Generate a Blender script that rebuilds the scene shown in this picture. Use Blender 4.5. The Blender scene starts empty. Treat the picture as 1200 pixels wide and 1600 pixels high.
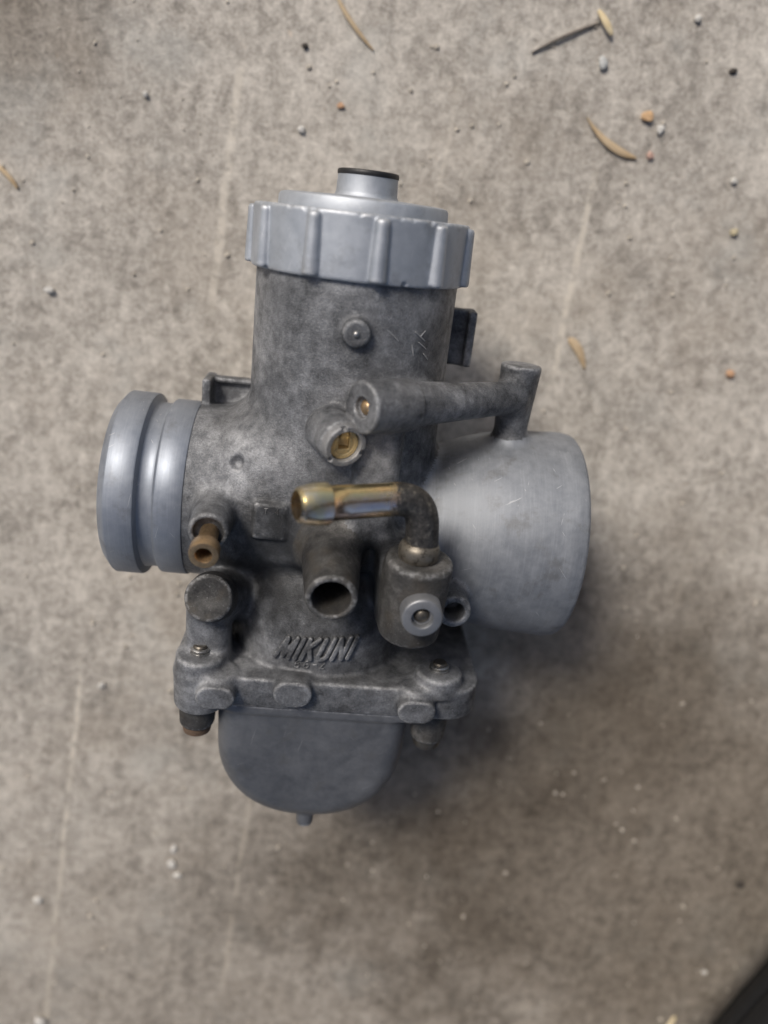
import bpy, bmesh, math, random
import numpy as np
from mathutils import Vector, Matrix

random.seed(7)
S = bpy.context.scene
COL = S.collection
MM = 0.001

# ------------------------------------------------------------------ camera
# directions in the camera's own frame: u right, v down, w away
def _rz(a):
    c, s = math.cos(a), math.sin(a)
    return np.array([[c, -s, 0], [s, c, 0], [0, 0, 1.0]])
def _rot(v, k, a):
    return v * math.cos(a) + np.cross(k, v) * math.sin(a) + k * np.dot(k, v) * (1 - math.cos(a))
TILT, YAW, ROLL = math.radians(20.7), math.radians(5.0), math.radians(6.8)
zc = np.array([0, -math.cos(TILT), -math.sin(TILT)])
xc = np.array([1.0, 0, 0]); yc = np.cross(zc, xc)
CARB_CAM = _rz(ROLL) @ np.stack([_rot(xc, zc, -YAW), _rot(yc, zc, -YAW), zc], 1)   # carburettor axes seen by the camera
if CARB_CAM[2, 0] < 0:
    CARB_CAM = _rz(ROLL) @ np.stack([_rot(xc, zc, YAW), _rot(yc, zc, YAW), zc], 1)
FPX, DIST = 1202.0, 172.0
C0 = np.array([(528 - 600) / FPX * DIST, (788 - 800) / FPX * DIST, DIST])             # carburettor origin, mm from the lens
PITCH = math.radians(10.5)
g_up = np.array([0.045, math.sin(PITCH), -math.cos(PITCH)]); g_up /= np.linalg.norm(g_up)
GROUND_GAP = 34.87                                                                    # mm from the bore axis down to the ground
wx = np.array([1.0, 0, 0]) - g_up * g_up[0]; wx /= np.linalg.norm(wx)
wy = np.cross(g_up, wx)
W = np.stack([wx, wy, g_up])                       # camera frame -> world
def cam2world(p):
    return W @ (np.asarray(p, float) - C0) + np.array([0, 0, GROUND_GAP])
Rc = W @ np.stack([[1, 0, 0], [0, -1, 0], [0, 0, -1]], 1).astype(float)
cm = bpy.data.cameras.new('camera'); cam = bpy.data.objects.new('camera', cm); COL.objects.link(cam)
loc = cam2world([0, 0, 0]) * MM
M4 = Matrix([list(Rc[i]) + [loc[i]] for i in range(3)] + [[0, 0, 0, 1]])
cam.matrix_world = M4
cm.sensor_fit = 'VERTICAL'; cm.sensor_height = 34.6; cm.lens = 34.6 * FPX / 1600
cm.clip_start = 0.005; cm.clip_end = 60
cm.dof.use_dof = True; cm.dof.focus_distance = 0.152; cm.dof.aperture_fstop = 6.8; cm.dof.aperture_blades = 0
S.camera = cam

# ------------------------------------------------------------------ light
SUN_EL, SUN_AZ = math.radians(48), math.radians(-33)      # azimuth from +Y (picture up), negative = to the left
wd = bpy.data.worlds.new('World'); S.world = wd; wd.use_nodes = True
nt = wd.node_tree; nt.nodes.clear()
sky = nt.nodes.new('ShaderNodeTexSky'); sky.sky_type = 'NISHITA'; sky.sun_disc = False
sky.sun_elevation = SUN_EL; sky.sun_rotation = SUN_AZ
sky.air_density = 1.0; sky.dust_density = 4.0; sky.ozone_density = 1.0
bg = nt.nodes.new('ShaderNodeBackground'); bg.inputs['Strength'].default_value = 0.05
wo = nt.nodes.new('ShaderNodeOutputWorld')
nt.links.new(sky.outputs[0], bg.inputs[0]); nt.links.new(bg.outputs[0], wo.inputs[0])
sl = bpy.data.lights.new('sun', 'SUN'); sl.energy = 1.5; sl.angle = math.radians(16); sl.color = (1.0, 0.95, 0.88)
sun = bpy.data.objects.new('sun', sl); COL.objects.link(sun)
sd = Vector((math.sin(SUN_AZ) * math.cos(SUN_EL), math.cos(SUN_AZ) * math.cos(SUN_EL), math.sin(SUN_EL)))
sun.rotation_euler = sd.to_track_quat('Z', 'Y').to_euler(); sun.location = sd * 2
S.view_settings.view_transform = 'Standard'; S.view_settings.look = 'None'
S.view_settings.gamma = 1; S.view_settings.exposure = 0.86

# ------------------------------------------------------------------ materials
class NT:
    """small node builder; numbers, tuples and sockets are all accepted as inputs"""
    def __init__(self, name):
        self.m = bpy.data.materials.new(name); self.m.use_nodes = True
        self.t = self.m.node_tree; self.t.nodes.clear()
        self.out = self.t.nodes.new('ShaderNodeOutputMaterial')
        tc = self.t.nodes.new('ShaderNodeTexCoord')
        self.co = self.vmul(tc.outputs['Object'], 1000.0)      # millimetres
    def n(self, typ, **kw):
        nd = self.t.nodes.new(typ)
        for k, v in kw.items(): setattr(nd, k, v)
        return nd
    def put(self, sock, v):
        if hasattr(v, 'is_output'): self.t.links.new(v, sock)
        elif isinstance(v, (tuple, list)) and len(v) == 3 and sock.type == 'RGBA': sock.default_value = (*v, 1)
        else: sock.default_value = v
    def vmul(self, v, s):
        nd = self.n('ShaderNodeVectorMath', operation='MULTIPLY'); self.put(nd.inputs[0], v)
        nd.inputs[1].default_value = s if isinstance(s, tuple) else (s, s, s); return nd.outputs[0]
    def vadd(self, v, w):
        nd = self.n('ShaderNodeVectorMath', operation='ADD'); self.put(nd.inputs[0], v); self.put(nd.inputs[1], w); return nd.outputs[0]
    def noise(self, scale, detail=3, rough=0.55, co=None, stretch=None, dist=0.0):
        c = self.co if co is None else co
        if stretch: c = self.vmul(c, stretch)
        nd = self.n('ShaderNodeTexNoise'); self.put(nd.inputs['Vector'], c)
        nd.inputs['Scale'].default_value = scale; nd.inputs['Detail'].default_value = detail
        nd.inputs['Roughness'].default_value = rough; nd.inputs['Distortion'].default_value = dist
        return nd.outputs['Fac']
    def vor(self, scale, feature='F1', co=None, out='Distance'):
        nd = self.n('ShaderNodeTexVoronoi', feature=feature); self.put(nd.inputs['Vector'], self.co if co is None else co)
        nd.inputs['Scale'].default_value = scale; return nd.outputs[out]
    def math(self, op, a, b=0.0, clamp=False):
        nd = self.n('ShaderNodeMath', operation=op, use_clamp=clamp); self.put(nd.inputs[0], a); self.put(nd.inputs[1], b); return nd.outputs[0]
    def rng(self, v, a, b, c=0.0, d=1.0, smooth=True):
        nd = self.n('ShaderNodeMapRange', interpolation_type='SMOOTHSTEP' if smooth else 'LINEAR')
        self.put(nd.inputs[0], v)
        for i, q in enumerate((a, b, c, d)): self.put(nd.inputs[i + 1], q)
        return nd.outputs[0]
    def mix(self, f, a, b, mode='MIX'):
        nd = self.n('ShaderNodeMix', data_type='RGBA', blend_type=mode)
        self.put(nd.inputs[0], f); self.put(nd.inputs[6], a); self.put(nd.inputs[7], b); return nd.outputs[2]
    def ramp(self, f, stops):
        nd = self.n('ShaderNodeValToRGB'); self.put(nd.inputs[0], f); cr = nd.color_ramp
        while len(cr.elements) < len(stops): cr.elements.new(0.5)
        for e, (p, c) in zip(cr.elements, stops): e.position = p; e.color = (*c, 1)
        return nd.outputs[0]
    def sep(self, v=None):
        nd = self.n('ShaderNodeSeparateXYZ'); self.put(nd.inputs[0], self.co if v is None else v); return nd.outputs
    def bump(self, h, dist, strength=1.0, normal=None):
        nd = self.n('ShaderNodeBump'); self.put(nd.inputs['Height'], h)
        nd.inputs['Distance'].default_value = dist * MM; nd.inputs['Strength'].default_value = strength
        if normal is not None: self.t.links.new(normal, nd.inputs['Normal'])
        return nd.outputs[0]
    def edge(self, a=0.07, b=0.24):
        nd = self.n('ShaderNodeAttribute', attribute_name='wear')     # how sharply the casting turns there
        return self.rng(nd.outputs['Fac'], a, b)
    def done(self, col, rough, metal=0.0, normal=None, spec=0.5):
        p = self.n('ShaderNodeBsdfPrincipled')
        self.put(p.inputs['Base Color'], col); self.put(p.inputs['Roughness'], rough); self.put(p.inputs['Metallic'], metal)
        p.inputs['Specular IOR Level'].default_value = spec
        if normal is not None: self.t.links.new(normal, p.inputs['Normal'])
        self.t.links.new(p.outputs[0], self.out.inputs[0]); return self.m

def cast_material(name, dark, mid, light, bias=0.0, metal=0.55, rough=0.58, wear=0.30, grain=0.22, brown=0.3, oil=0.0):
    t = NT(name)
    big = t.noise(0.075, 4, 0.6, dist=0.4); med = t.noise(0.42, 5, 0.65); fin = t.noise(2.6, 4, 0.7)
    v = t.math('ADD', t.math('MULTIPLY', big, 0.9), t.math('MULTIPLY', med, 0.55))
    v = t.math('ADD', v, t.math('MULTIPLY', fin, 0.40))
    v = t.math('ADD', v, -0.425 + bias)
    c = t.ramp(v, [(0.28, dark), (0.5, mid), (0.78, light)])
    c = t.mix(t.math('MULTIPLY', t.rng(t.noise(0.12, 4, 0.6, co=t.vadd(t.co, (31, 7, 3))), 0.5, 0.68), brown), c, (0.075, 0.062, 0.046))
    sp = t.rng(t.noise(1.5, 6, 0.8, co=t.vadd(t.co, (5, 91, 3))), 0.60, 0.70)      # bare scuffed flecks
    c = t.mix(t.math('MULTIPLY', sp, 0.5), c, (0.5, 0.5, 0.5))
    if oil:                                                     # oily film that crept out round the jets
        x, y, z = t.sep()
        a_ = t.math('DIVIDE', t.math('ADD', x, 3.0), 27.0); b_ = t.math('DIVIDE', t.math('ADD', z, 6.0), 17.0)
        dd = t.math('SQRT', t.math('ADD', t.math('MULTIPLY', a_, a_), t.math('MULTIPLY', b_, b_)))
        dd = t.math('ADD', dd, t.math('MULTIPLY', t.math('SUBTRACT', t.noise(0.11, 5, 0.7, co=t.vadd(t.co, (13, 3, 71))), 0.5), 2.4))
        c = t.mix(t.rng(dd, 0.45, 1.25, oil, 0.0), c, (0.020, 0.020, 0.020))
    e = t.math('MULTIPLY', t.edge(), t.rng(t.noise(0.9, 4, 0.7), 0.46, 0.62, 0.12, 1.0))
    c = t.mix(t.math('MULTIPLY', e, wear), c, (0.62, 0.62, 0.62))
    h = t.math('ADD', t.math('MULTIPLY', fin, 0.7), t.math('MULTIPLY', t.noise(6.0, 2), 0.5))
    r = t.rng(med, 0.3, 0.7, rough + 0.08, rough - 0.08)
    return t.done(c, r, metal, t.bump(h, grain, 0.9))

M_CAST = cast_material('cast_alloy_dirty', (0.048, 0.050, 0.054), (0.165, 0.169, 0.177), (0.40, 0.405, 0.415), rough=0.48, metal=0.42, oil=0.80, brown=0.12)
M_CAST_LIGHT = cast_material('cast_alloy_worn', (0.10, 0.10, 0.104), (0.24, 0.24, 0.245), (0.42, 0.42, 0.42), bias=0.03, brown=0.12)
M_CAST_DARK = cast_material('cast_alloy_oily', (0.024, 0.023, 0.023), (0.066, 0.064, 0.061), (0.20, 0.19, 0.18), bias=-0.03, brown=0.5, metal=0.3)

def turned_material(name, base, var, rough, axis, metal=0.85, stain=0.35, lines=True, scr=0.35):
    t = NT(name)
    big = t.noise(0.10, 4, 0.6, dist=0.6); med = t.noise(0.55, 5, 0.7)
    st = {'x': (1.0, 0.05, 0.05), 'z': (0.05, 0.05, 1.0), 'n': (1, 1, 1)}[axis]
    lin = t.noise(3.0, 3, 0.6, stretch=st)
    v = t.math('ADD', t.math('MULTIPLY', big, 0.6), t.math('MULTIPLY', med, 0.4))
    c = t.ramp(v, [(0.3, tuple(b - var for b in base)), (0.7, tuple(b + var for b in base))])
    c = t.mix(t.math('MULTIPLY', t.rng(t.noise(0.16, 6, 0.7, co=t.vadd(t.co, (9, 44, 2))), 0.52, 0.7), stain), c, (0.13, 0.125, 0.115))
    if lines: c = t.mix(t.rng(lin, 0.45, 0.7, 0.0, 0.05), c, (0.75, 0.76, 0.78))
    e = t.math('MULTIPLY', t.edge(0.08, 0.30), t.rng(med, 0.35, 0.6))
    c = t.mix(t.math('MULTIPLY', e, 0.5), c, (0.72, 0.72, 0.72))
    sp = t.rng(t.noise(2.2, 5, 0.8, co=t.vadd(t.co, (55, 1, 3))), 0.64, 0.74)
    c = t.mix(t.math('MULTIPLY', sp, 0.3), c, (0.14, 0.13, 0.12))
    for k, (ang, off) in enumerate(((0.5, 3), (-0.9, 60), (1.35, 140))):                 # fine handling scratches
        rt = t.n('ShaderNodeVectorRotate', rotation_type='Y_AXIS'); t.put(rt.inputs['Vector'], t.vadd(t.co, (off, off, off))); rt.inputs['Angle'].default_value = ang
        sc_ = t.rng(t.noise(1.0, 2, 0.5, co=rt.outputs[0], stretch=(0.12, 0.5, 2.2)), 0.735, 0.765)
        c = t.mix(t.math('MULTIPLY', sc_, scr), c, (0.66, 0.66, 0.66))
    h = t.math('ADD', t.math('MULTIPLY', lin, 0.6), t.math('MULTIPLY', t.noise(4.0, 3), 0.5))
    return t.done(c, t.rng(v, 0.3, 0.7, rough - 0.07, rough + 0.08), metal, t.bump(h, 0.035, 0.7))

M_SPIGOT = turned_material('turned_alloy', (0.27, 0.292, 0.33), 0.06, 0.52, 'x', metal=0.62)
M_BELL = turned_material('bell_alloy', (0.25, 0.263, 0.283), 0.085, 0.62, 'x', metal=0.55, stain=0.45)
M_CAP = turned_material('cap_alloy', (0.41, 0.435, 0.47), 0.08, 0.54, 'n', metal=0.6, stain=0.28, lines=False)
M_BOWL = turned_material('bowl_alloy', (0.145, 0.150, 0.161), 0.05, 0.50, 'n', metal=0.5, stain=0.35, lines=False, scr=0.12)
M_WASHER = turned_material('grey_plug', (0.26, 0.265, 0.275), 0.05, 0.5, 'n', metal=0.7, stain=0.2, lines=False)

def simple(name, col, rough, metal, nscale=1.5, var=0.35, grime=(0.05, 0.045, 0.04), gr=0.3):
    t = NT(name); a = t.noise(nscale, 5, 0.65)
    c = t.mix(t.rng(a, 0.35, 0.65, 0, var), col, tuple(x * 0.55 for x in col))
    c = t.mix(t.math('MULTIPLY', t.rng(t.noise(nscale * 0.6, 5, 0.75, co=t.vadd(t.co, (3, 17, 8))), 0.5, 0.62), gr), c, grime)
    return t.done(c, t.rng(a, 0.3, 0.7, rough - 0.06, rough + 0.12), metal, t.bump(t.noise(nscale * 4, 3), 0.03, 0.6))
M_BRASS = simple('brass', (0.86, 0.66, 0.34), 0.38, 0.7)
M_COPPER = simple('browned_brass', (0.50, 0.345, 0.195), 0.34, 0.85, gr=0.3)
M_STEEL = simple('steel_screw', (0.50, 0.49, 0.47), 0.30, 0.95, gr=0.35)
M_RUST = simple('rusty_screw', (0.16, 0.105, 0.07), 0.7, 0.4, gr=0.5)
M_PIN = simple('dull_pin', (0.14, 0.125, 0.105), 0.4, 0.8)
M_BLACK = simple('black_rubber', (0.012, 0.012, 0.013), 0.45, 0.0, gr=0.1)
M_TYRE = simple('tyre_rubber', (0.005, 0.005, 0.0055), 0.85, 0.0, 0.35, gr=0.3, grime=(0.011, 0.011, 0.012))

def pipe_material():
    t = NT('yellow_zinc_plating'); x, y, z = t.sep()
    a = t.noise(0.35, 3, 0.6); b = t.noise(1.6, 4, 0.7)
    q = t.math('ADD', z, t.math('MULTIPLY', x, -0.08))               # height across the tube; reflection bands are painted by it, with plating iridescence
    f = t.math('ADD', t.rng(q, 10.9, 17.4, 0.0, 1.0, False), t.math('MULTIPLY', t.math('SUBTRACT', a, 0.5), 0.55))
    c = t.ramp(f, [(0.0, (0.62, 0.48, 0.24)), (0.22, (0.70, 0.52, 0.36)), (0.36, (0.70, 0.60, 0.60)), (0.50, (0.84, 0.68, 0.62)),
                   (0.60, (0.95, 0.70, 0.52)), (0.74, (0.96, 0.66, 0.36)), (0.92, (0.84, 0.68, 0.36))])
    tip = t.rng(x, -3.6, -2.2, 1.0, 0.0)                              # paler barb
    c = t.mix(t.math('MULTIPLY', tip, 0.7), c, t.ramp(a, [(0.35, (0.62, 0.58, 0.52)), (0.6, (0.74, 0.62, 0.34))]))
    pit = t.rng(t.noise(2.4, 6, 0.8, co=t.vadd(t.co, (2, 8, 77))), 0.60, 0.68)
    c = t.mix(t.math('MULTIPLY', pit, 0.55), c, (0.12, 0.09, 0.06))
    d = t.rng(t.math('ADD', x, t.math('MULTIPLY', t.math('SUBTRACT', b, 0.5), 5.0)), 7.6, 10.0)     # oil-blackened bend
    dirt = t.ramp(t.noise(0.9, 6, 0.75), [(0.35, (0.034, 0.032, 0.031)), (0.55, (0.085, 0.079, 0.072)), (0.72, (0.27, 0.245, 0.20))])
    c = t.mix(d, c, dirt)
    r = t.math('ADD', t.rng(b, 0.3, 0.7, 0.13, 0.26), t.math('MULTIPLY', d, 0.3))
    return t.done(c, r, t.rng(d, 0, 1, 0.97, 0.6), t.bump(b, 0.06, 0.6))
M_PIPE = pipe_material()
M_COLLAR = simple('grimy_collar', (0.20, 0.178, 0.145), 0.45, 0.75, 1.2, gr=0.85, grime=(0.05, 0.042, 0.034))

# ------------------------------------------------------------------ object helpers
def link(name, mesh, mat=None, parent=None):
    o = bpy.data.objects.new(name, mesh); COL.objects.link(o)
    if mat is not None: mesh.materials.append(mat)
    if parent is not None: o.parent = parent
    return o
def tag(o, label=None, cat=None, group=None, kind=None):
    for k, v in (('label', label), ('category', cat), ('group', group), ('kind', kind)):
        if v: o[k] = v
    return o
def from_data(verts, faces, smooth=True, sharp_angle=None):
    me = bpy.data.meshes.new('mesh'); me.from_pydata([tuple(v) for v in verts], [], faces)
    if smooth:
        me.polygons.foreach_set('use_smooth', [True] * len(me.polygons))
        if sharp_angle: me.set_sharp_from_angle(angle=math.radians(sharp_angle))
    me.update(); return me
def basis(axis):
    d = np.asarray(axis, float); d /= np.linalg.norm(d)
    h = np.array([0, 0, 1.0]) if abs(d[2]) < 0.9 else np.array([1.0, 0, 0])
    a = np.cross(h, d); a /= np.linalg.norm(a)
    return a, np.cross(d, a), d
def lathe(base, axis, prof, seg=48, close=True):
    """profile (t along axis, radius) turned round the axis; coordinates in carburettor millimetres"""
    a, b, d = basis(axis); base = np.asarray(base, float); vs, fs = [], []
    for (t, r) in prof:
        for k in range(seg):
            an = 2 * math.pi * k / seg
            vs.append((base + d * t + (a * math.cos(an) + b * math.sin(an)) * r) * MM)
    n = len(prof)
    for i in range(n - 1):
        for k in range(seg):
            k2 = (k + 1) % seg
            fs.append((i * seg + k, i * seg + k2, (i + 1) * seg + k2, (i + 1) * seg + k))
    if close:
        if prof[0][1] > 1e-4: fs.append(tuple(range(seg - 1, -1, -1)))
        if prof[-1][1] > 1e-4: fs.append(tuple((n - 1) * seg + k for k in range(seg)))
    return from_data(vs, fs, True, 38)
def sweep(path, radii, seg=40, caps=True):
    P = [np.asarray(p, float) for p in path]; vs, fs = [], []
    a = None
    for i, p in enumerate(P):
        d = P[min(i + 1, len(P) - 1)] - P[max(i - 1, 0)]; d /= np.linalg.norm(d)
        if a is None: a = basis(d)[0]
        a = a - d * np.dot(a, d); a /= np.linalg.norm(a); b = np.cross(d, a)
        for k in range(seg):
            an = 2 * math.pi * k / seg
            vs.append((p + (a * math.cos(an) + b * math.sin(an)) * radii[i]) * MM)
    for i in range(len(P) - 1):
        for k in range(seg):
            k2 = (k + 1) % seg
            fs.append((i * seg + k, i * seg + k2, (i + 1) * seg + k2, (i + 1) * seg + k))
    if caps:
        fs.append(tuple(range(seg - 1, -1, -1))); fs.append(tuple((len(P) - 1) * seg + k for k in range(seg)))
    return from_data(vs, fs, True, 50)

# ------------------------------------------------------------------ castings as blended solids (distance fields + surface nets)
def f_cyl(a, b, r1, r2=None, rd=0.4):
    a = np.asarray(a, float); b = np.asarray(b, float); r2 = r1 if r2 is None else r2
    L = float(np.linalg.norm(b - a)); d = (b - a) / L
    def f(X, Y, Z):
        px, py, pz = X - a[0], Y - a[1], Z - a[2]
        t = px * d[0] + py * d[1] + pz * d[2]
        rad = np.sqrt(np.maximum(px * px + py * py + pz * pz - t * t, 0))
        r = r1 + (r2 - r1) * np.clip(t / L, 0, 1)
        qx = rad - (r - rd); qz = np.abs(t - L / 2) - (L / 2 - rd)
        return np.minimum(np.maximum(qx, qz), 0) + np.hypot(np.maximum(qx, 0), np.maximum(qz, 0)) - rd
    rm = max(r1, r2)
    return f, (np.minimum(a, b) - rm, np.maximum(a, b) + rm)
def f_box(c, half, rd=0.5, rot=None):
    c = np.asarray(c, float); h = np.asarray(half, float)
    R = np.eye(3) if rot is None else np.array(Matrix.Rotation(math.radians(rot[1]), 3, rot[0]))
    def f(X, Y, Z):
        p = (X - c[0], Y - c[1], Z - c[2])
        q = [np.abs(R[0, i] * p[0] + R[1, i] * p[1] + R[2, i] * p[2]) - (h[i] - rd) for i in range(3)]
        out = np.sqrt(np.maximum(q[0], 0) ** 2 + np.maximum(q[1], 0) ** 2 + np.maximum(q[2], 0) ** 2)
        return out + np.minimum(np.maximum(np.maximum(q[0], q[1]), q[2]), 0) - rd
    e = np.abs(R) @ h
    return f, (c - e, c + e)
def f_slab(c, half, r_plan, rd=0.8):
    """plate with rounded corners in plan"""
    def f(X, Y, Z):
        qx, qy = np.abs(X - c[0]) - (half[0] - r_plan), np.abs(Y - c[1]) - (half[1] - r_plan)
        p = np.hypot(np.maximum(qx, 0), np.maximum(qy, 0)) + np.minimum(np.maximum(qx, qy), 0) - r_plan + rd
        q = np.abs(Z - c[2]) - (half[2] - rd)
        return np.minimum(np.maximum(p, q), 0) + np.hypot(np.maximum(p, 0), np.maximum(q, 0)) - rd
    c = np.asarray(c, float); half = np.asarray(half, float)
    return f, (c - half, c + half)
def f_rev(prof, cy, cz, slope=0.0):
    """turned about an axis along x; the profile is (x, radius)"""
    xs = np.array([p[0] for p in prof], float); rs = np.array([p[1] for p in prof], float)
    if len(prof) > 5:                                  # smooth curve through the points
        m = np.gradient(rs, xs); fx = np.linspace(xs[0], xs[-1], 400); i = np.clip(np.searchsorted(xs, fx) - 1, 0, len(xs) - 2)
        w = xs[i + 1] - xs[i]; u = (fx - xs[i]) / w
        fr = (2 * u**3 - 3 * u**2 + 1) * rs[i] + (u**3 - 2 * u**2 + u) * w * m[i] + (3 * u**2 - 2 * u**3) * rs[i + 1] + (u**3 - u**2) * w * m[i + 1]
        xs, rs = fx, fr
    def f(X, Y, Z):
        rad = np.hypot(Y - cy, Z - (cz + slope * X))
        return np.maximum(np.maximum((rad - np.interp(X, xs, rs)) * 0.85, xs[0] - X), X - xs[-1])
    rm = rs.max() + 1
    return f, (np.array([xs[0], cy - rm, cz - rm - abs(slope) * 50]), np.array([xs[-1], cy + rm, cz + rm + abs(slope) * 50]))
def f_pad(c, hx, hz, hy, rd=0.35):
    """stadium outline in x and z, standing out along y"""
    def f(X, Y, Z):
        p = np.hypot(np.maximum(np.abs(X - c[0]) - (hx - hz), 0), Z - c[2]) - hz + rd
        q = np.abs(Y - c[1]) - (hy - rd)
        return np.minimum(np.maximum(p, q), 0) + np.hypot(np.maximum(p, 0), np.maximum(q, 0)) - rd
    c = np.asarray(c, float); half = np.array([hx, hy, hz])
    return f, (c - half, c + half)
def f_ball(c, r, p=2.0):
    c = np.asarray(c, float); r = np.asarray(r, float) * np.ones(3)
    def f(X, Y, Z):
        k = (np.abs((X - c[0]) / r[0]) ** p + np.abs((Y - c[1]) / r[1]) ** p + np.abs((Z - c[2]) / r[2]) ** p) ** (1 / p)
        return (k - 1) * r.min()
    return f, (c - r, c + r)

class Solid:
    def __init__(self): self.ops = []; self.names = []
    def add(self, prim, k=1.0, own='body', cut=False):
        if own not in self.names: self.names.append(own)
        self.ops.append((prim[0], prim[1], k, self.names.index(own), cut))
    @staticmethod
    def comb(d, e, k, cut):
        if cut: e = -e; hh = np.maximum(k - np.abs(d - e), 0) / k; return np.maximum(d, e) + hh * hh * k / 4
        hh = np.maximum(k - np.abs(d - e), 0) / k
        return np.minimum(d, e) - hh * hh * k / 4
    def at(self, X, Y, Z):
        d = np.full(np.broadcast(X, Y, Z).shape, 1e3)
        for f, bb, k, o, cut in self.ops: d = Solid.comb(d, f(X, Y, Z), max(k, 1e-3), cut)
        return d
    def grid(self, lo, hi, h):
        lo = np.asarray(lo, float); n = [int(math.ceil((hi[i] - lo[i]) / h)) + 1 for i in range(3)]
        ax = [(lo[i] + np.arange(n[i]) * h).astype(np.float32) for i in range(3)]
        d = np.full(n, 1e3, np.float32); own = np.zeros(n, np.uint8); best = np.full(n, 1e3, np.float32)
        for f, bb, k, o, cut in self.ops:
            m = k + 4 * h + 0.5
            s = []
            for i in range(3):
                i0 = max(0, int((bb[0][i] - m - lo[i]) / h)); i1 = min(n[i], int((bb[1][i] + m - lo[i]) / h) + 2)
                s.append(slice(i0, max(i0, i1)))
            s = tuple(s)
            if any(q.stop <= q.start for q in s): continue
            e = f(ax[0][s[0]][:, None, None], ax[1][s[1]][None, :, None], ax[2][s[2]][None, None, :]).astype(np.float32)
            e = np.broadcast_to(e, d[s].shape)
            if not cut:
                w = e < best[s]; own[s] = np.where(w, o, own[s]); best[s] = np.minimum(best[s], e)
            d[s] = Solid.comb(d[s], e, max(k, 1e-3), cut)
        return lo, h, d, own

def surface_net(lo, h, d):
    """vertices, normals and quads of the zero surface of the grid d"""
    n = d.shape; ins = d < 0
    c = [ins[i:n[0] - 1 + i, j:n[1] - 1 + j, k:n[2] - 1 + k] for i in (0, 1) for j in (0, 1) for k in (0, 1)]
    allin = c[0].copy(); anyin = c[0].copy()
    for q in c[1:]: allin &= q; anyin |= q
    act = anyin & ~allin; I, J, K = np.nonzero(act)
    idx = np.full(act.shape, -1, np.int32); idx[I, J, K] = np.arange(len(I))
    corners = [(i, j, k) for i in (0, 1) for j in (0, 1) for k in (0, 1)]
    val = np.stack([d[I + i, J + j, K + k] for i, j, k in corners], 1).astype(np.float64)
    pos = np.zeros((len(I), 3)); cnt = np.zeros(len(I)); co = np.array(corners, float)
    for a in range(8):
        for b in range(a + 1, 8):
            if abs(co[a] - co[b]).sum() != 1: continue
            x = (val[:, a] < 0) != (val[:, b] < 0)
            t = np.where(x, val[:, a] / np.where(x, val[:, a] - val[:, b], 1), 0)
            pos += np.where(x[:, None], co[a] + t[:, None] * (co[b] - co[a]), 0); cnt += x
    pos = pos / cnt[:, None] + np.stack([I, J, K], 1)
    def tri(p):
        p = np.clip(p, 0, np.array(n) - 1.001); b = p.astype(int); f = p - b; r = 0
        for i, j, k in corners:
            w = (f[:, 0] if i else 1 - f[:, 0]) * (f[:, 1] if j else 1 - f[:, 1]) * (f[:, 2] if k else 1 - f[:, 2])
            r = r + w * d[b[:, 0] + i, b[:, 1] + j, b[:, 2] + k]
        return r
    def grad(p):
        g = np.stack([tri(p + e) - tri(p - e) for e in np.eye(3) * 0.8], 1)
        return g / np.maximum(np.linalg.norm(g, axis=1, keepdims=True), 1e-9)
    nr = grad(pos)
    pos = pos - nr * np.clip(tri(pos) / h, -0.3, 0.3)[:, None]
    nr = grad(pos)
    hx = np.where(np.abs(nr[:, :1]) < 0.7, [[1.0, 0, 0]], [[0, 1.0, 0]]); ta = np.cross(nr, hx); ta /= np.linalg.norm(ta, axis=1, keepdims=True); tb = np.cross(nr, ta)
    wear = 0; rr_ = 0.9 / h
    for q in range(8):
        an = q * math.pi / 4; wear = wear + np.clip(tri(pos + (ta * math.cos(an) + tb * math.sin(an)) * rr_), -2, 2) / 8
    quads = []
    for ax in range(3):
        u, v = (ax + 1) % 3, (ax + 2) % 3
        s0 = [slice(None)] * 3; s1 = [slice(None)] * 3; s0[ax] = slice(0, n[ax] - 1); s1[ax] = slice(1, n[ax])
        A, B = ins[tuple(s0)], ins[tuple(s1)]
        E = np.stack(np.nonzero(A != B), 1); E = E[(E[:, u] > 0) & (E[:, v] > 0) & (E[:, u] < n[u] - 1) & (E[:, v] < n[v] - 1)]
        out = A[tuple(E.T)]
        def cell(du, dv):
            q = E.copy(); q[:, u] -= du; q[:, v] -= dv; return idx[tuple(q.T)]
        q = np.stack([cell(1, 1), cell(0, 1), cell(0, 0), cell(1, 0)], 1)
        q = np.where(out[:, None], q, q[:, ::-1]); quads.append(q)
    Q = np.concatenate(quads); Q = Q[(Q >= 0).all(1)]
    return pos * h + lo, nr, Q, (I, J, K), wear

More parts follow.
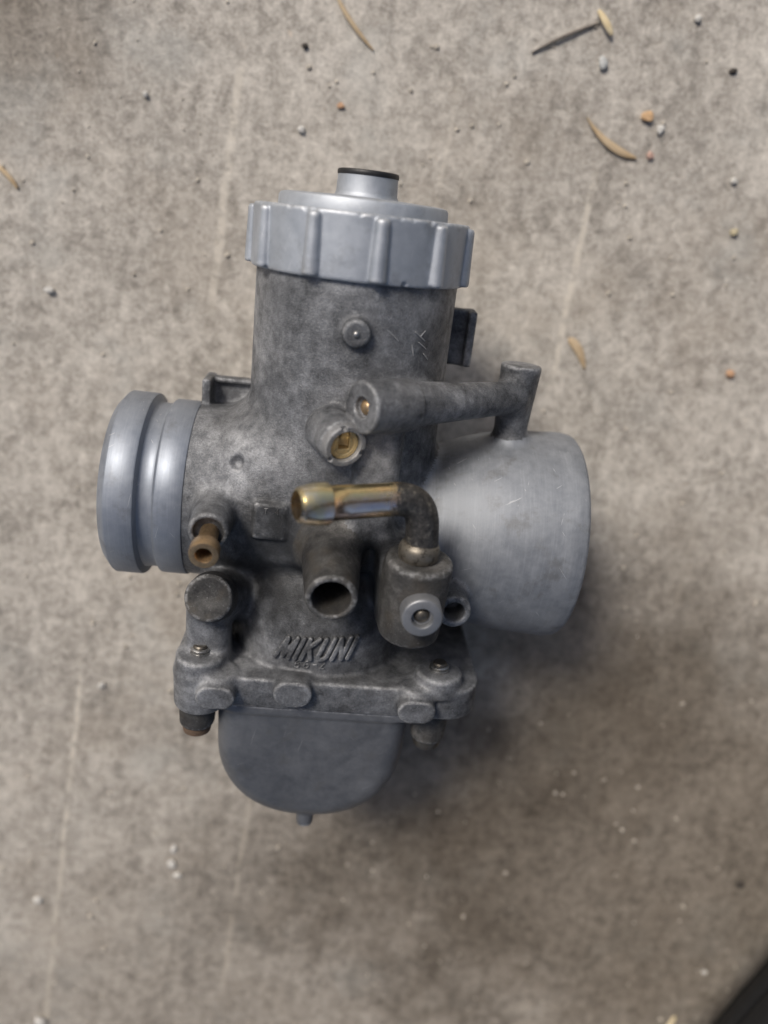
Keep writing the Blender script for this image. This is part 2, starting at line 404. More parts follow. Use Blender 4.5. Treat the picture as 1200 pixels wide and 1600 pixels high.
def build_solid(solid, lo, hi, h, parts, parent):
    """parts: owner name -> (object name, material, parent or None); one mesh per owner, normals shared across seams"""
    lo, h, d, own = solid.grid(lo, hi, h)
    V, N, Q, (I, J, K), wear = surface_net(lo, h, d)
    vo = own[I, J, K]; fo = vo[Q[:, 0]]; res = {}
    keys = {solid.names.index(nm): nm for nm in solid.names}
    main = solid.names.index(next(nm for nm in solid.names if nm in parts))
    fo = np.array([o if keys[o] in parts else main for o in range(len(solid.names))])[fo]
    for o in np.unique(fo):
        q = Q[fo == o]; used, inv = np.unique(q, return_inverse=True); q = inv.reshape(q.shape)
        me = bpy.data.meshes.new('mesh'); me.vertices.add(len(used)); me.vertices.foreach_set('co', (V[used] * MM).astype(np.float32).ravel())
        me.loops.add(q.size); me.loops.foreach_set('vertex_index', q.astype(np.int32).ravel())
        me.polygons.add(len(q)); me.polygons.foreach_set('loop_start', np.arange(0, q.size, 4, dtype=np.int32))
        me.update(calc_edges=True); me.validate()
        me.polygons.foreach_set('use_smooth', np.ones(len(me.polygons), bool))
        me.attributes.new('wear', 'FLOAT', 'POINT').data.foreach_set('value', wear[used].astype(np.float32))
        me.normals_split_custom_set_from_vertices([tuple(x) for x in N[used]])
        nm, mat, par = parts[keys[o]]
        res[keys[o]] = link(nm, me, mat, par if par is not None else parent)
    for key, (nm, mat, par) in parts.items():
        if isinstance(par, str) and key in res: res[key].parent = res[par]
    return res

# ------------------------------------------------------------------ the carburettor
R3 = W @ CARB_CAM
carb = bpy.data.objects.new('carburetor', None); COL.objects.link(carb); carb.empty_display_size = 0.02
tag(carb, 'grey cast metal carburetor lying on its side on the concrete, with golden elbow pipe', 'carburetor')
carb.matrix_world = Matrix([list(R3[i]) + [0.0] for i in range(3)] + [[0, 0, 0, 1]])

B = Solid()
B.add(f_cyl((-0.4, 0, -6), (-0.4, 0, 50.5), 20.1), 1)                                    # throttle chamber
B.add(f_rev([(-32.5, 18.6), (-30, 18.7), (-22, 18.9), (-14, 19.3), (9, 18.0)], 0, 0.6, -0.012), 5)   # bore
B.add(f_box((-14, 0, 8), (10, 17, 12), 8), 6)
B.add(f_ball((-1.8, -5.0, -29), (19.0, 19.6, 27.5), 2.15), 2.2)                          # float chamber shoulders
B.add(f_box((-1.2, 4, -22), (13, 17, 10), 6), 4)
B.add(f_rev([(9, 14.0), (15, 15.6), (21, 18.0), (27, 20.3), (33, 21.9), (39, 22.7), (44.5, 23.05), (49.2, 23.05), (50.2, 22.75), (50.7, 22.1)], 0, -2.6), 3.0, 'bell')
B.add(f_box((0, 0, -80), (60, 60, 46.5), 0.1), 0.2, cut=True)
B.add(f_slab((1.5, 0, -32.6), (31.5, 27.2, 3.5), 7, 0.7), 1.0, 'flange')
for sx in (-25.6, 23.9):
    for sy in (-23.2, 23.2):
        B.add(f_cyl((sx, sy, -31), (sx, sy, -26.2), 5.2, 4.9, 0.9), 0.9, 'flange')
B.add(f_cyl((-25.4, -22.6, -38.6), (-25.4, -22.6, -29.2), 5.4, 5.7, 1.0), 0.8, 'flange')
B.add(f_box((-25.6, -17, -28.6), (4.9, 6, 2.3), 1.0), 1.2, 'flange')
for pi_, (c, hz) in enumerate((((-21.4, -28.3, -32.2), 2.55), ((-6.1, -27.4, -30.8), 2.9), ((19.3, -28.3, -32.4), 2.6))):
    B.add(f_pad(c, 3.9, hz, 2.2), 0.5, 'pad%d' % pi_)
    B.add(f_cyl((c[0], c[1] + 3, -33), (c[0], c[1] + 3, -28.6), 4.3, 3.8, 0.8), 1.2, 'flange')
# choke side, underneath
B.add(f_cyl((-9, 12, 4), (-9, 33, 4), 7.5, 7.0, 1.5), 3)
B.add(f_cyl((8, 12, 20), (8, 30, 20), 5.0, 4.6, 1.0), 3)
# air passage: boss, tube and post
s0 = np.array([1.8, -27.2, 28.8]); s1 = np.array([34.6, -3.6, 28.6]); sd_ = (s1 - s0) / np.linalg.norm(s1 - s0)
B.add(f_box((6.2, -17.6, 14), (4.5, 5.8, 14), 2.2), 1.5)                      # rib below the boss
B.add(f_cyl(s0 + sd_ * 7, s1, 4.4, 3.25, 0.5), 2.2, 'tube')
B.add(f_cyl((35.2, -2.0, 18), (35.3, -2.0, 35.4), 3.3, 4.3, 0.5), 2.6, 'tube')
B.add(f_cyl(s0, s0 + sd_ * 11.2, 4.85, 5.0, 0.5), 0.4)
B.add(f_cyl(s0 - sd_ * 1, s0 + sd_ * 1.3, 1.9, 1.9, 0.2), 0.3, cut=True)
# idle screw boss
b0 = np.array([-0.1, -27.6, 21.4]); bd = np.array([-3.9, 8.0, 1.5]); bd /= np.linalg.norm(bd)
B.add(f_cyl(b0 + bd * 1.6, b0 + bd * 9, 4.35, 4.7, 0.5), 0.8)
B.add(f_cyl(b0 - bd, b0 + bd * 4, 3.0, 3.0, 0.2), 0.3, cut=True)
# small stud, tabs and lugs
B.add(f_cyl((-0.1, -17, 41.2), (-0.1, -21.9, 40.7), 2.7, 2.55, 0.5), 0.9)
B.add(f_box((21.6, 8.0, 38.4), (4.0, 1.8, 6.0), 0.7, ('Z', -8)), 1.2, 'lug')
B.add(f_box((24.8, 6.6, 38.4), (0.9, 2.6, 5.9), 0.5), 0.6, 'lug')
B.add(f_box((-25.0, 7.5, 19.0), (5.6, 1.2, 5.6), 0.4), 1.0, 'tab')
B.add(f_box((-29.9, 4.6, 19.4), (0.9, 4.2, 5.7), 0.4), 0.8, 'tab')
B.add(f_box((-25.0, 6.4, 24.2), (5.4, 1.4, 0.6), 0.3), 0.5, 'tab')
B.add(f_box((-13.4, -18.4, 2.6), (3.4, 2.2, 3.9), 0.8), 0.8, 'plate')
B.add(f_ball((-20.8, -17.0, 13.2), 1.35), 0.6, cut=True)
# vent tube
v0 = np.array([-0.4, -38.0, -4.1]); vb = np.array([-1.0, -14.0, -1.6])
B.add(f_cyl(vb, v0, 6.6, 4.75, 0.55), 3.2, 'vent')
B.add(f_cyl(v0 + (vb - v0) * 0.72, v0 + (v0 - vb) * 0.1, 3.55, 3.55, 0.2), 0.5, cut=True)
# fuel inlet block with its plug seat
B.add(f_box((14, -20, -6), (5.5, 10, 8.5), 3), 3)
B.add(f_cyl((15.2, -29.9, -14.2), (15.5, -31.4, 2.6), 6.0, 6.4, 1.2), 1.6, 'block')
B.add(f_cyl((24.4, -6, -11), (24.6, -26, -11.1), 3.6, 3.45, 0.5), 1.5, 'ring')
B.add(f_cyl((24.6, -20, -11.1), (24.6, -28, -11.1), 2.1, 2.1, 0.2), 0.3, cut=True)
# overflow socket and round boss at the left
B.add(f_cyl((-24.6, -10, 3.6), (-24.2, -27.6, 2.4), 4.7, 3.8, 0.6), 2.0)
B.add(f_cyl((-24.2, -26.2, 2.5), (-24.2, -30, 2.2), 2.8, 2.8, 0.2), 0.4, cut=True)
dn = np.array([0.0, -0.93, 0.36]); dc = np.array([-24.0, -26.0, -12.2])
B.add(f_cyl(dc, dc - dn * 5.0, 4.75, 4.75, 0.7), 0.8, 'disc')
B.add(f_ball(dc + dn * 3.2 + np.array([-0.8, 0, 0.6]), 3.9), 1.2, cut=True)
B.add(f_cyl(dc - dn * 4, (-20, -6, -20), 4.4, 7, 0.6), 2.0)
B.add(f_box((-24.6, -19.0, -22), (4.4, 4.5, 9), 2.2), 1.5)
B.add(f_box((-16, 0, -22), (7, 10, 9), 4), 1.5)
# bores
B.add(f_cyl((-60, 0, 0.9), (-12, 0, 0.7), 15.8, 15.8, 0.2), 0.6, cut=True)
B.add(f_cyl((60, 0, -2.6), (12, 0, -1.0), 19.6, 12.5, 0.2), 0.6, cut=True)

parts = {'body': ('body', M_CAST, None), 'bell': ('bell_mouth', M_BELL, None),
         'flange': ('flange', M_CAST, None), 'pad0': ('pad', M_CAST, None), 'pad1': ('pad', M_CAST, None), 'pad2': ('pad', M_CAST, None), 'plate': ('cast_plate', M_CAST, None), 'tube': ('air_passage', M_CAST, None), 'lug': ('lug', M_CAST, None), 'tab': ('bracket_tab', M_CAST, None),
         'vent': ('vent_tube', M_CAST_DARK, None), 'block': ('fuel_inlet_block', M_CAST_DARK, None), 'ring': ('drain_socket', M_CAST, None),
         'disc': ('round_boss', M_CAST_DARK, None)}
main = build_solid(B, (-52, -45, -42), (55, 37, 53), 0.4, parts, carb)

link('intake_spigot', lathe((-47.6, 0, 1.15), (1, 0, -0.012), [(12, 15.9), (0.6, 15.9), (0, 16.3), (0, 17.4), (0.2, 17.8), (1.6, 19.5), (1.9, 19.7), (7.0, 19.7), (7.3, 19.55), (7.5, 19.0), (7.8, 18.1), (8.2, 17.85), (10.2, 17.85), (10.7, 18.05), (11.1, 18.75), (11.4, 18.95), (16.5, 18.95), (16.65, 18.85), (16.7, 18.4)], 160, False), M_SPIGOT, carb)
# raised lettering, cut to the curve of the float chamber
def seg2(px, py, ax, ay, bx, by, w):
    vx, vy = bx - ax, by - ay; t = np.clip(((px - ax) * vx + (py - ay) * vy) / (vx * vx + vy * vy + 1e-9), 0, 1)
    return np.hypot(px - ax - t * vx, py - ay - t * vy) - w
GLYPH = {'M': [((0, 0), (0.25, 1)), ((0.25, 1), (0.42, 0.1)), ((0.42, 0.1), (0.8, 1)), ((0.8, 1), (0.8, 0))],
         'I': [((0, 0), (0, 1))], 'K': [((0, 0), (0, 1)), ((0, .45), (.55, 1)), ((.18, .55), (.55, 0))],
         'U': [((0, 1), (0, .15)), ((0, .15), (.12, 0)), ((.12, 0), (.42, 0)), ((.42, 0), (.55, .15)), ((.55, .15), (.55, 1))],
         'N': [((0, 0), (0, 1)), ((0, 1), (.55, 0)), ((.55, 0), (.55, 1))],
         '6': [((.45, .95), (.12, .75)), ((.12, .75), (0, .35)), ((0, .35), (.12, .05)), ((.12, .05), (.4, .05)), ((.4, .05), (.5, .3)), ((.5, .3), (.38, .52)), ((.38, .52), (.05, .45))],
         '-': [((.05, .45), (.45, .45))], '2': [((0, .8), (.2, 1)), ((.2, 1), (.42, .95)), ((.42, .95), (.46, .65)), ((.46, .65), (0, 0)), ((0, 0), (.5, 0))],
         'T': [((0, 1), (.6, 1)), ((.3, 1), (.3, 0))], '4': [((.42, 0), (.42, 1)), ((.42, 1), (0, .3)), ((0, .3), (.6, .3))]}
def raise_text(name, glyphs, origin, ux, uz, height, width, slant, depth, h, mat, parent):
    """glyphs: list of (char, x offset); origin = lower left corner on the surface; strokes follow the casting"""
    o = np.asarray(origin, float); ux = np.asarray(ux, float); uz = np.asarray(uz, float)
    strokes = []
    for ch, x0, wsc in glyphs:
        for (a, b) in GLYPH[ch]:
            q = [(x0 + p[0] * height * wsc + slant * p[1] * height, p[1] * height) for p in (a, b)]
            strokes.append((*q[0], *q[1]))
    L = max(max(s[0], s[2]) for s in strokes) + 2
    cs = [o + ux * x + uz * y for x in (-1.5, L) for y in (-1.5, height + 1.5)]
    lo = np.min(cs, 0) - np.array([0.5, 6, 0.5]); hi = np.max(cs, 0) + np.array([0.5, 5, 0.5])
    n = [int((hi[i] - lo[i]) / h) + 1 for i in range(3)]
    X, Y, Z = [a.astype(np.float32) for a in np.meshgrid(*[lo[i] + np.arange(n[i]) * h for i in range(3)], indexing='ij', sparse=True)]
    d = np.full(n, 1e3, np.float32)
    for f, bb, k, ow, cut in B.ops:
        if all(bb[1][i] + 5 > lo[i] and bb[0][i] - 5 < hi[i] for i in range(3)):
            d = Solid.comb(d, np.broadcast_to(f(X, Y, Z), n).astype(np.float32), max(k, 1e-3), cut)
    # plane coordinates across the text (ux, uz span the text plane)
    G = np.linalg.inv(np.array([[ux @ ux, ux @ uz], [ux @ uz, uz @ uz]]))
    ex = (X - o[0]) * ux[0] + (Y - o[1]) * ux[1] + (Z - o[2]) * ux[2]; ez = (X - o[0]) * uz[0] + (Y - o[1]) * uz[1] + (Z - o[2]) * uz[2]
    px = G[0, 0] * ex + G[0, 1] * ez; py = G[1, 0] * ex + G[1, 1] * ez
    st = np.full(n, 1e3, np.float32)
    for s in strokes: st = np.minimum(st, seg2(px, py, *s, width))
    a = np.maximum(st, -d - 0.5); e = np.maximum(0.35 - np.abs(a - (d - depth)), 0) / 0.35
    dd = (np.maximum(a, d - depth) + e * e * 0.35 / 4).astype(np.float32)
    V, N, Q, _, wear = surface_net(lo, h, dd)
    me = from_data(V * MM, [tuple(q) for q in Q]); me.normals_split_custom_set_from_vertices([tuple(x) for x in N])
    me.attributes.new('wear', 'FLOAT', 'POINT').data.foreach_set('value', np.clip(wear * 0.8, 0, 0.2).astype(np.float32))
    return link(name, me, mat, parent)
raise_text('lettering', [('M', 0, 0.84), ('I', 4.2, 1), ('K', 5.5, 0.8), ('U', 8.7, 0.76), ('N', 11.8, 0.8), ('I', 15.0, 1)],
           (-10.6, -24.0, -25.6), (1, 0, 0.07), (0.0, 0.17, 1.0), 4.3, 0.50, 0.40, 0.85, 0.15, M_CAST, main['body'])
raise_text('numerals', [('6', 0, 1.0), ('6', 1.9, 1), ('-', 3.6, 1), ('2', 5.2, 1)],
           (-6.3, -24.4, -27.5), (1, 0, 0.05), (0.0, 0.17, 1.0), 1.9, 0.20, 0.12, 0.32, 0.12, M_CAST, main['body'])
raise_text('numerals', [('T', 0, 1.0), ('4', 2.2, 1)], (-14.6, -20.6, 4.4), (1, 0, 0.02), (0.0, 0.05, 1.0), 1.1, 0.13, 0.0, 0.22, 0.1, M_CAST_DARK, main['body'])

# scribed marks on the throttle chamber
M_SCRIBE = simple('bright_scratch', (0.46, 0.46, 0.46), 0.5, 0.6)
for q in ([(10.84, -16.72, 41.55), (11.92, -15.95, 40.72), (13.03, -15.03, 39.87)], [(11.87, -15.98, 40.6), (12.37, -15.58, 41.19), (12.88, -15.15, 41.78)], [(11.74, -16.08, 39.66), (12.62, -15.38, 38.98), (13.52, -14.57, 38.28)],
          [(10.52, -16.93, 39.19), (10.78, -16.76, 38.17), (11.05, -16.58, 37.16)], [(13.1, -14.96, 37.46), (13.59, -14.5, 36.88), (14.09, -14.01, 36.3)], [(5.56, -19.25, 41.69), (6.68, -18.86, 40.77), (7.83, -18.39, 39.83)]):
    link('scribed_mark', sweep(q, [0.10, 0.15, 0.08], 6), M_SCRIBE, main['body'])

# float bowl
F = Solid()
def bowl_fn():
    def f(X, Y, Z):
        zz = np.minimum(Z + 47.5, 0) / 21.8; xx = (X + 1.4) / 20.3
        k = (np.abs(xx) ** 2.25 + np.abs(zz) ** 2.25) ** (1 / 2.25)
        p = (k - 1) * 20.3
        yh = 26.3 - 0.10 * np.maximum(-36 - Z, 0)
        rd = 4.8
        q = np.abs(Y) - (yh - rd); p = p + rd
        e = np.minimum(np.maximum(p, q), 0) + np.hypot(np.maximum(p, 0), np.maximum(q, 0)) - rd
        return np.maximum(e, Z + 36.3)
    return f, (np.array([-22, -27, -70.0]), np.array([20, 27, -35.0]))
F.add(bowl_fn(), 1, 'bowl')
F.add(f_slab((1.0, 0, -37.1), (25.5, 26.4, 1.0), 8, 0.4), 1.0, 'bowl')
for sx, sy in ((-26.0, -22.4), (23.7, -22.0), (-26.0, 22.4), (23.7, 22.0)):
    F.add(f_cyl((sx, sy, -35.4), (sx, sy, -44.0), 4.0, 3.6, 0.9), 1.0, 'lug%d%d' % (sx > 0, sy > 0))
F.add(f_cyl((-1.2, -19.4, -60), (-1.2, -19.4, -72.2), 2.3, 1.9, 0.6), 0.8, 'nub')
bw = build_solid(F, (-33, -30, -74), (31, 30, -34.4), 0.4, {'bowl': ('float_bowl', M_BOWL, None), 'nub': ('drain_nub', M_BOWL, None), **{'lug%d%d' % (a, b): ('screw_lug', M_CAST_DARK, None) for a in (0, 1) for b in (0, 1)}}, carb)
for k_, o in bw.items():
    if k_ != 'bowl': o.parent = bw['bowl']

# cap ring with ribs
K_ = Solid(); CX = -0.5
K_.add(f_cyl((CX, 0, 49.4), (CX, 0, 61.0), 21.1, 21.0, 0.5), 0.5, 'cap')
NR = 11
for i in range(NR):
    an = math.radians(8.5 + 360 / NR * i); x, y = CX + 20.9 * math.sin(an), -20.9 * math.cos(an)
    K_.add(f_cyl((x, y, 49.7), (x, y, 60.4), 1.65, 1.3, 0.55), 0.25, 'rib%d' % i)
rk = random.Random(5)
for i in range(34):
    an = rk.uniform(-1.6, 1.6); rr_ = rk.uniform(0.3, 0.75); zz_ = 61.0 if rk.random() < 0.75 else 49.5
    K_.add(f_ball((CX + 21.2 * math.sin(an), -21.2 * math.cos(an), zz_ + rk.uniform(-0.1, 0.25)), rr_), 0.15, cut=True)
K_.add(f_cyl((CX, 0, 45), (CX, 0, 50.6), 20.25, 20.25, 0.1), 0.3, cut=True)
pk = {'cap': ('cap_ring', M_CAP, None)}
for i in range(NR): pk['rib%d' % i] = ('rib', M_CAP, None)
cp = build_solid(K_, (-25, -24.5, 48), (24, 24.5, 62.5), 0.3, pk, carb)
for k_, o in cp.items():
    if k_ != 'cap': o.parent = cp['cap']

tp = link('top_plate', lathe((CX, 0, 60.6), (0, 0, 1), [(0, 16.6), (0.4, 16.6), (2.1, 16.5), (2.6, 16.2), (2.85, 15.4), (3.2, 7.5), (3.3, 0.01)], 72), M_CAP, carb)
cg = link('cable_guide', lathe((CX + 0.3, 0, 63.6), (0, 0, 1), [(0, 6.5), (0.5, 6.1), (1.0, 5.95), (3.6, 5.85), (4.6, 5.8), (4.7, 5.6), (4.7, 4.2), (-2, 4.2)], 56), M_CAP, tp)
link('seal_ring', lathe((CX + 0.3, 0, 67.5), (0, 0, 1), [(0, 5.7), (0.1, 5.92), (0.4, 5.98), (0.8, 5.95), (1.0, 5.8), (1.1, 5.4), (1.1, 4.4)], 56, False), M_BLACK, cg)

# fuel elbow: barb, tube, bend, collar
path = [tuple(np.array([8.0, -33.6, 14.3]) + np.array([-15.4, -7.4, 0.25]) * q_) for q_ in (1.0, 0.975, 0.83, 0.71, 0.675, 0.5, 0.2, 0.0)]
rad = [3.0, 3.2, 3.7, 3.72, 3.15, 3.05, 3.05, 3.05]
p0 = np.array(path[-1]); d0 = np.array([5.0, 2.2, 0.2]); d0 /= np.linalg.norm(d0); dv = np.array([0.1, 0.0, -1.0]); dv /= np.linalg.norm(dv)
end = np.array([15.1, -31.4, 8.4]); ctl = p0 + d0 * 5.6; ctl2 = end - dv * 4.4
for i in range(1, 15):
    t = i / 14; path.append(tuple((1 - t) ** 3 * p0 + 3 * (1 - t) ** 2 * t * ctl + 3 * (1 - t) * t * t * ctl2 + t ** 3 * end)); rad.append(3.08)
path.append(tuple(end + dv * 7)); rad.append(3.08)
inn = [(path[0], 2.8)] + [(tuple(np.array([8.0, -33.6, 14.3]) + np.array([-15.4, -7.4, 0.25]) * q_), 2.7) for q_ in (0.7, 0.2)]
pp = [inn[2][0], inn[1][0], inn[0][0]] + path; rr = [2.4, 2.5, 2.6] + rad
def pipe_mesh():
    # outer skin, rolled lip, then the bore going back inside
    d = np.array(path[0]) - np.array(path[1]); d /= np.linalg.norm(d)
    a, b, ax = basis(np.array(path[2], float) - np.array(path[0], float)); vs, fs = [], []; seg = 44
    def ring(c, r, nrm):
        a0 = np.array([0, 0.0, 1.0]) - nrm * nrm[2]
        if np.linalg.norm(a0) < 0.2 or ring.prev is not None: a0 = ring.prev - nrm * np.dot(ring.prev, nrm) if ring.prev is not None else np.array([1.0, 0, 0])
        a0 /= np.linalg.norm(a0); ring.prev = a0; b0 = np.cross(nrm, a0)
        for k in range(seg):
            an = 2 * math.pi * k / seg; vs.append((c + (a0 * math.cos(an) + b0 * math.sin(an)) * r) * MM)
    ring.prev = None
    seq = [(np.array(inn[2][0]), 2.3), (np.array(inn[1][0]), 2.4), (np.array(path[0]) - ax * 0.4, 2.5), (np.array(path[0]) + ax * 0.05, 2.65)] + [(np.array(p), r) for p, r in zip(path, rad)]
    for i, (c, r) in enumerate(seq):
        if i < 6: nrm = ax
        else:
            nrm = seq[min(i + 1, len(seq) - 1)][0] - seq[i - 1][0]; nrm = nrm / np.linalg.norm(nrm)
        ring(c, r, nrm)
    for i in range(len(seq) - 1):
        for k in range(seg):
            k2 = (k + 1) % seg; fs.append((i * seg + k, i * seg + k2, (i + 1) * seg + k2, (i + 1) * seg + k))
    fs.append(tuple(range(seg)))
    me = from_data(vs, fs, True, 42); bm = bmesh.new(); bm.from_mesh(me); bmesh.ops.recalc_face_normals(bm, faces=bm.faces); bm.to_mesh(me); bm.free(); return me
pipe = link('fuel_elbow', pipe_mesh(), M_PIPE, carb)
link('collar', lathe((15.1, -31.4, 2.4), (-0.02, 0, 1), [(0, 3.5), (0.5, 3.8), (1.4, 3.9), (2.3, 3.85), (3.0, 3.6), (3.5, 3.1)], 48), M_COLLAR, pipe)

# plug in the inlet block
pl = link('inlet_plug', lathe((16.1, -31, -5.5), (0.0, -1, 0.0), [(0, 3.75), (8.6, 3.75), (9.0, 3.55), (9.0, 2.0), (7.6, 1.9), (7.6, 0.01)], 10), M_WASHER, carb)
pl.data.polygons.foreach_set('use_smooth', [True] * len(pl.data.polygons))
pl.data = lathe((16.1, -31, -5.5), (0.0, -1, 0.0), [(0, 3.8), (8.5, 3.8), (8.9, 3.6), (9.0, 3.4), (9.0, 2.05), (8.8, 1.9), (7.6, 1.85), (7.6, 0.01)], 48); pl.data.materials.append(M_WASHER)
link('pin', lathe((16.1, -37, -5.5), (0, -1, 0), [(0, 1.55), (1.6, 1.5), (2.1, 1.2), (2.4, 0.7), (2.5, 0.01)], 32), M_PIN, pl)

# brass overflow nozzle
nz = link('overflow_nozzle', lathe((-24.25, -22, 2.7), (0.03, -1, -0.17), [(0, 1.8), (8.3, 1.8), (8.6, 2.0), (9.0, 2.5), (9.6, 2.75), (11.6, 2.8), (12.2, 2.65), (12.3, 2.45), (12.2, 1.6), (11.9, 1.45), (6, 1.4), (6, 0.01)], 40), M_COPPER, carb)

# brass idle screw with its slot, and the ball in the air passage
U_ = Solid(); q_a, q_b, q_c = basis(bd)
U_.add(f_cyl(b0, b0 + bd * 3, 4.05, 4.25, 0.3), 0.3, 'collar')
U_.add(f_cyl(b0 - bd, b0 + bd * 4, 2.95, 2.95, 0.1), 0.2, cut=True)
for na in (75, 200, 320):
    q_ = b0 + (q_a * math.cos(math.radians(na)) + q_b * math.sin(math.radians(na))) * 3.7; U_.add(f_cyl(q_ - bd, q_ + bd * 0.8, 0.5, 0.5, 0.1), 0.15, cut=True)
build_solid(U_, b0 - 6.0, b0 + 6.0, 0.13, {'collar': ('screw_collar', M_CAST_LIGHT, None)}, carb)
Q_ = Solid()
Q_.add(f_cyl(b0 + bd * 4.0, b0 + bd * 0.9, 2.95, 2.9, 0.3), 0.3, 'screw')
Q_.add(f_cyl(b0 + bd * 1.25, b0 + bd * -1, 2.0, 2.0, 0.1), 0.2, cut=True)
Q_.add(f_cyl(b0 + bd * 3.5, b0 + bd * 0.95, 1.95, 1.9, 0.2), 0.2, 'screw')
Q_.add(f_box(b0 + bd * 1.4 + np.array([0.1, 0, 0.85]), (0.95, 2.4, 1.8), 0.15), 0.15, cut=True)
build_solid(Q_, b0 - 5.2, b0 + 5.2, 0.11, {'screw': ('idle_screw', M_BRASS, None)}, carb)
link('brass_ball', lathe(s0 + sd_ * 1.6, -sd_, [(0, 1.5), (0.6, 1.35), (1.0, 0.9), (1.2, 0.01)], 28), M_COPPER, carb)
link('stud_nipple', lathe((-0.1, -21.6, 40.7), (0, -1, 0), [(0, 0.7), (0.5, 0.62), (0.75, 0.35), (0.8, 0.01)], 20), M_STEEL, main['body'])

# flange screws: tip of the screw and lock washer standing on each boss
for sx, sy in ((-25.6, -23.2), (23.9, -23.2), (-25.6, 23.2), (23.9, 23.2)):
    s_ = link('flange_screw', lathe((sx, sy, -26.6), (0, 0, 1), [(0, 1.55), (2.0, 1.5), (2.3, 1.25), (2.2, 0.01)], 32), M_PIN, carb)
    link('lock_washer', lathe((sx, sy, -26.3), (0, 0, 1), [(0, 2.0), (0.3, 2.15), (0.6, 2.1), (0.75, 1.7), (0.9, 1.95), (1.2, 2.0), (1.4, 1.8), (1.45, 1.4)], 36), M_STEEL, s_)
for sx, sy, m_ in ((-26.0, -22.4, M_RUST), (23.7, -22.0, M_PIN), (-26.0, 22.4, M_RUST), (23.7, 22.0, M_PIN)):
    link('bowl_screw', lathe((sx, sy, -43.6), (0, 0, -1), [(0, 3.0), (0.6, 3.1), (1.9, 2.9), (2.5, 2.2), (2.7, 0.01)], 32), m_, carb)

# throttle slide inside the bore
link('throttle_slide', lathe((-0.4, 0, -14.5), (0, 0, 1), [(0, 14.2), (0.5, 14.6), (29, 14.6)], 48), M_STEEL, carb)

# put the carburettor down on the concrete
bpy.context.view_layer.update()
low = 1e9
for o in carb.children_recursive:
    n_ = len(o.data.vertices); a_ = np.empty(n_ * 3, np.float32); o.data.vertices.foreach_get('co', a_)
    low = min(low, float((a_.reshape(-1, 3) @ R3[2]).min()))
carb.location.z = -low
print('LOWEST mm', low / MM, 'GROUND_GAP should be', -low / MM)

# ------------------------------------------------------------------ ground
t = NT('mottled_shaded_concrete')
x, y, z = t.sep()
t.co = t.vadd(t.co, (812.0, 377.0, 0.0))
rot = t.n('ShaderNodeVectorRotate', rotation_type='Z_AXIS'); t.put(rot.inputs['Vector'], t.co); rot.inputs['Angle'].default_value = math.radians(9.3); dirc = rot.outputs[0]
big = t.noise(0.010, 4, 0.6, dist=0.6); med = t.noise(0.055, 5, 0.62, dist=0.3); sm = t.noise(0.30, 6, 0.74, dist=0.3); gr = t.noise(1.1, 6, 0.85)
broom = t.noise(0.30, 4, 0.6, co=dirc, stretch=(1.0, 0.22, 1.0))
v = t.math('ADD', t.math('MULTIPLY', med, 0.30), t.math('MULTIPLY', sm, 0.72)); v = t.math('ADD', v, t.math('MULTIPLY', gr, 0.62))
v = t.math('ADD', v, t.math('MULTIPLY', broom, 0.25)); v = t.math('ADD', v, t.math('MULTIPLY', big, 0.30)); v = t.math('ADD', v, -0.595)
c = t.ramp(v, [(0.30, (0.185, 0.167, 0.145)), (0.44, (0.335, 0.306, 0.268)), (0.53, (0.45, 0.414, 0.366)), (0.63, (0.56, 0.519, 0.460)), (0.78, (0.72, 0.672, 0.595))])
c = t.mix(t.rng(t.noise(0.022, 5, 0.6, co=t.vadd(t.co, (400, 90, 0))), 0.50, 0.66, 0, 0.28), c, (0.315, 0.268, 0.215))
c = t.mix(t.rng(t.noise(0.033, 5, 0.6, co=t.vadd(t.co, (40, 690, 0))), 0.52, 0.7, 0, 0.32), c, (0.40, 0.40, 0.375))
# broad soft shade painted into the concrete colour, outlines broken by noise
def shade_patch(cx, cy, r0, r1, amp):
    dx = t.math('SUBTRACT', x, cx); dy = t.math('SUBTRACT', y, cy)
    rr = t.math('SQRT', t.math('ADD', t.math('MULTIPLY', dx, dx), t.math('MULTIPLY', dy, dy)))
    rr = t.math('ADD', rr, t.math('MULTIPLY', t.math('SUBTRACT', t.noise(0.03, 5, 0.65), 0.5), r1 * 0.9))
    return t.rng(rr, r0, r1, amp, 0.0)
# pale scrape lines running up the slab
u = t.math('SUBTRACT', x, t.math('MULTIPLY', y, 0.163)); u = t.math('ADD', u, t.math('MULTIPLY', t.math('SUBTRACT', t.noise(0.05, 3, 0.5), 0.5), 2.5))
brk = t.rng(t.noise(0.22, 4, 0.7, co=t.vadd(t.co, (77, 12, 0))), 0.36, 0.56)
for u0, w_, ya, yb, am in ((-63.6, 1.0, -185, -45, 0.8), (-12.0, 0.8, -160, -85, 0.6), (-39.5, 1.6, 40, 110, 0.55), (52.2, 1.3, 22, 85, 0.7), (14, 0.9, 60, 110, 0.25), (-95, 0.9, -80, 30, 0.25), (100, 1.2, -60, 40, 0.14), (52, 1.4, -140, -80, 0.12)):
    m = t.rng(t.math('ABSOLUTE', t.math('SUBTRACT', u, u0)), w_ * 0.3, w_, 1, 0)
    m = t.math('MULTIPLY', m, t.math('MULTIPLY', t.rng(y, ya, ya + 12), t.rng(y, yb - 12, yb, 1, 0)))
    c = t.mix(t.math('MULTIPLY', t.math('MULTIPLY', m, brk), am), c, (0.64, 0.585, 0.50))
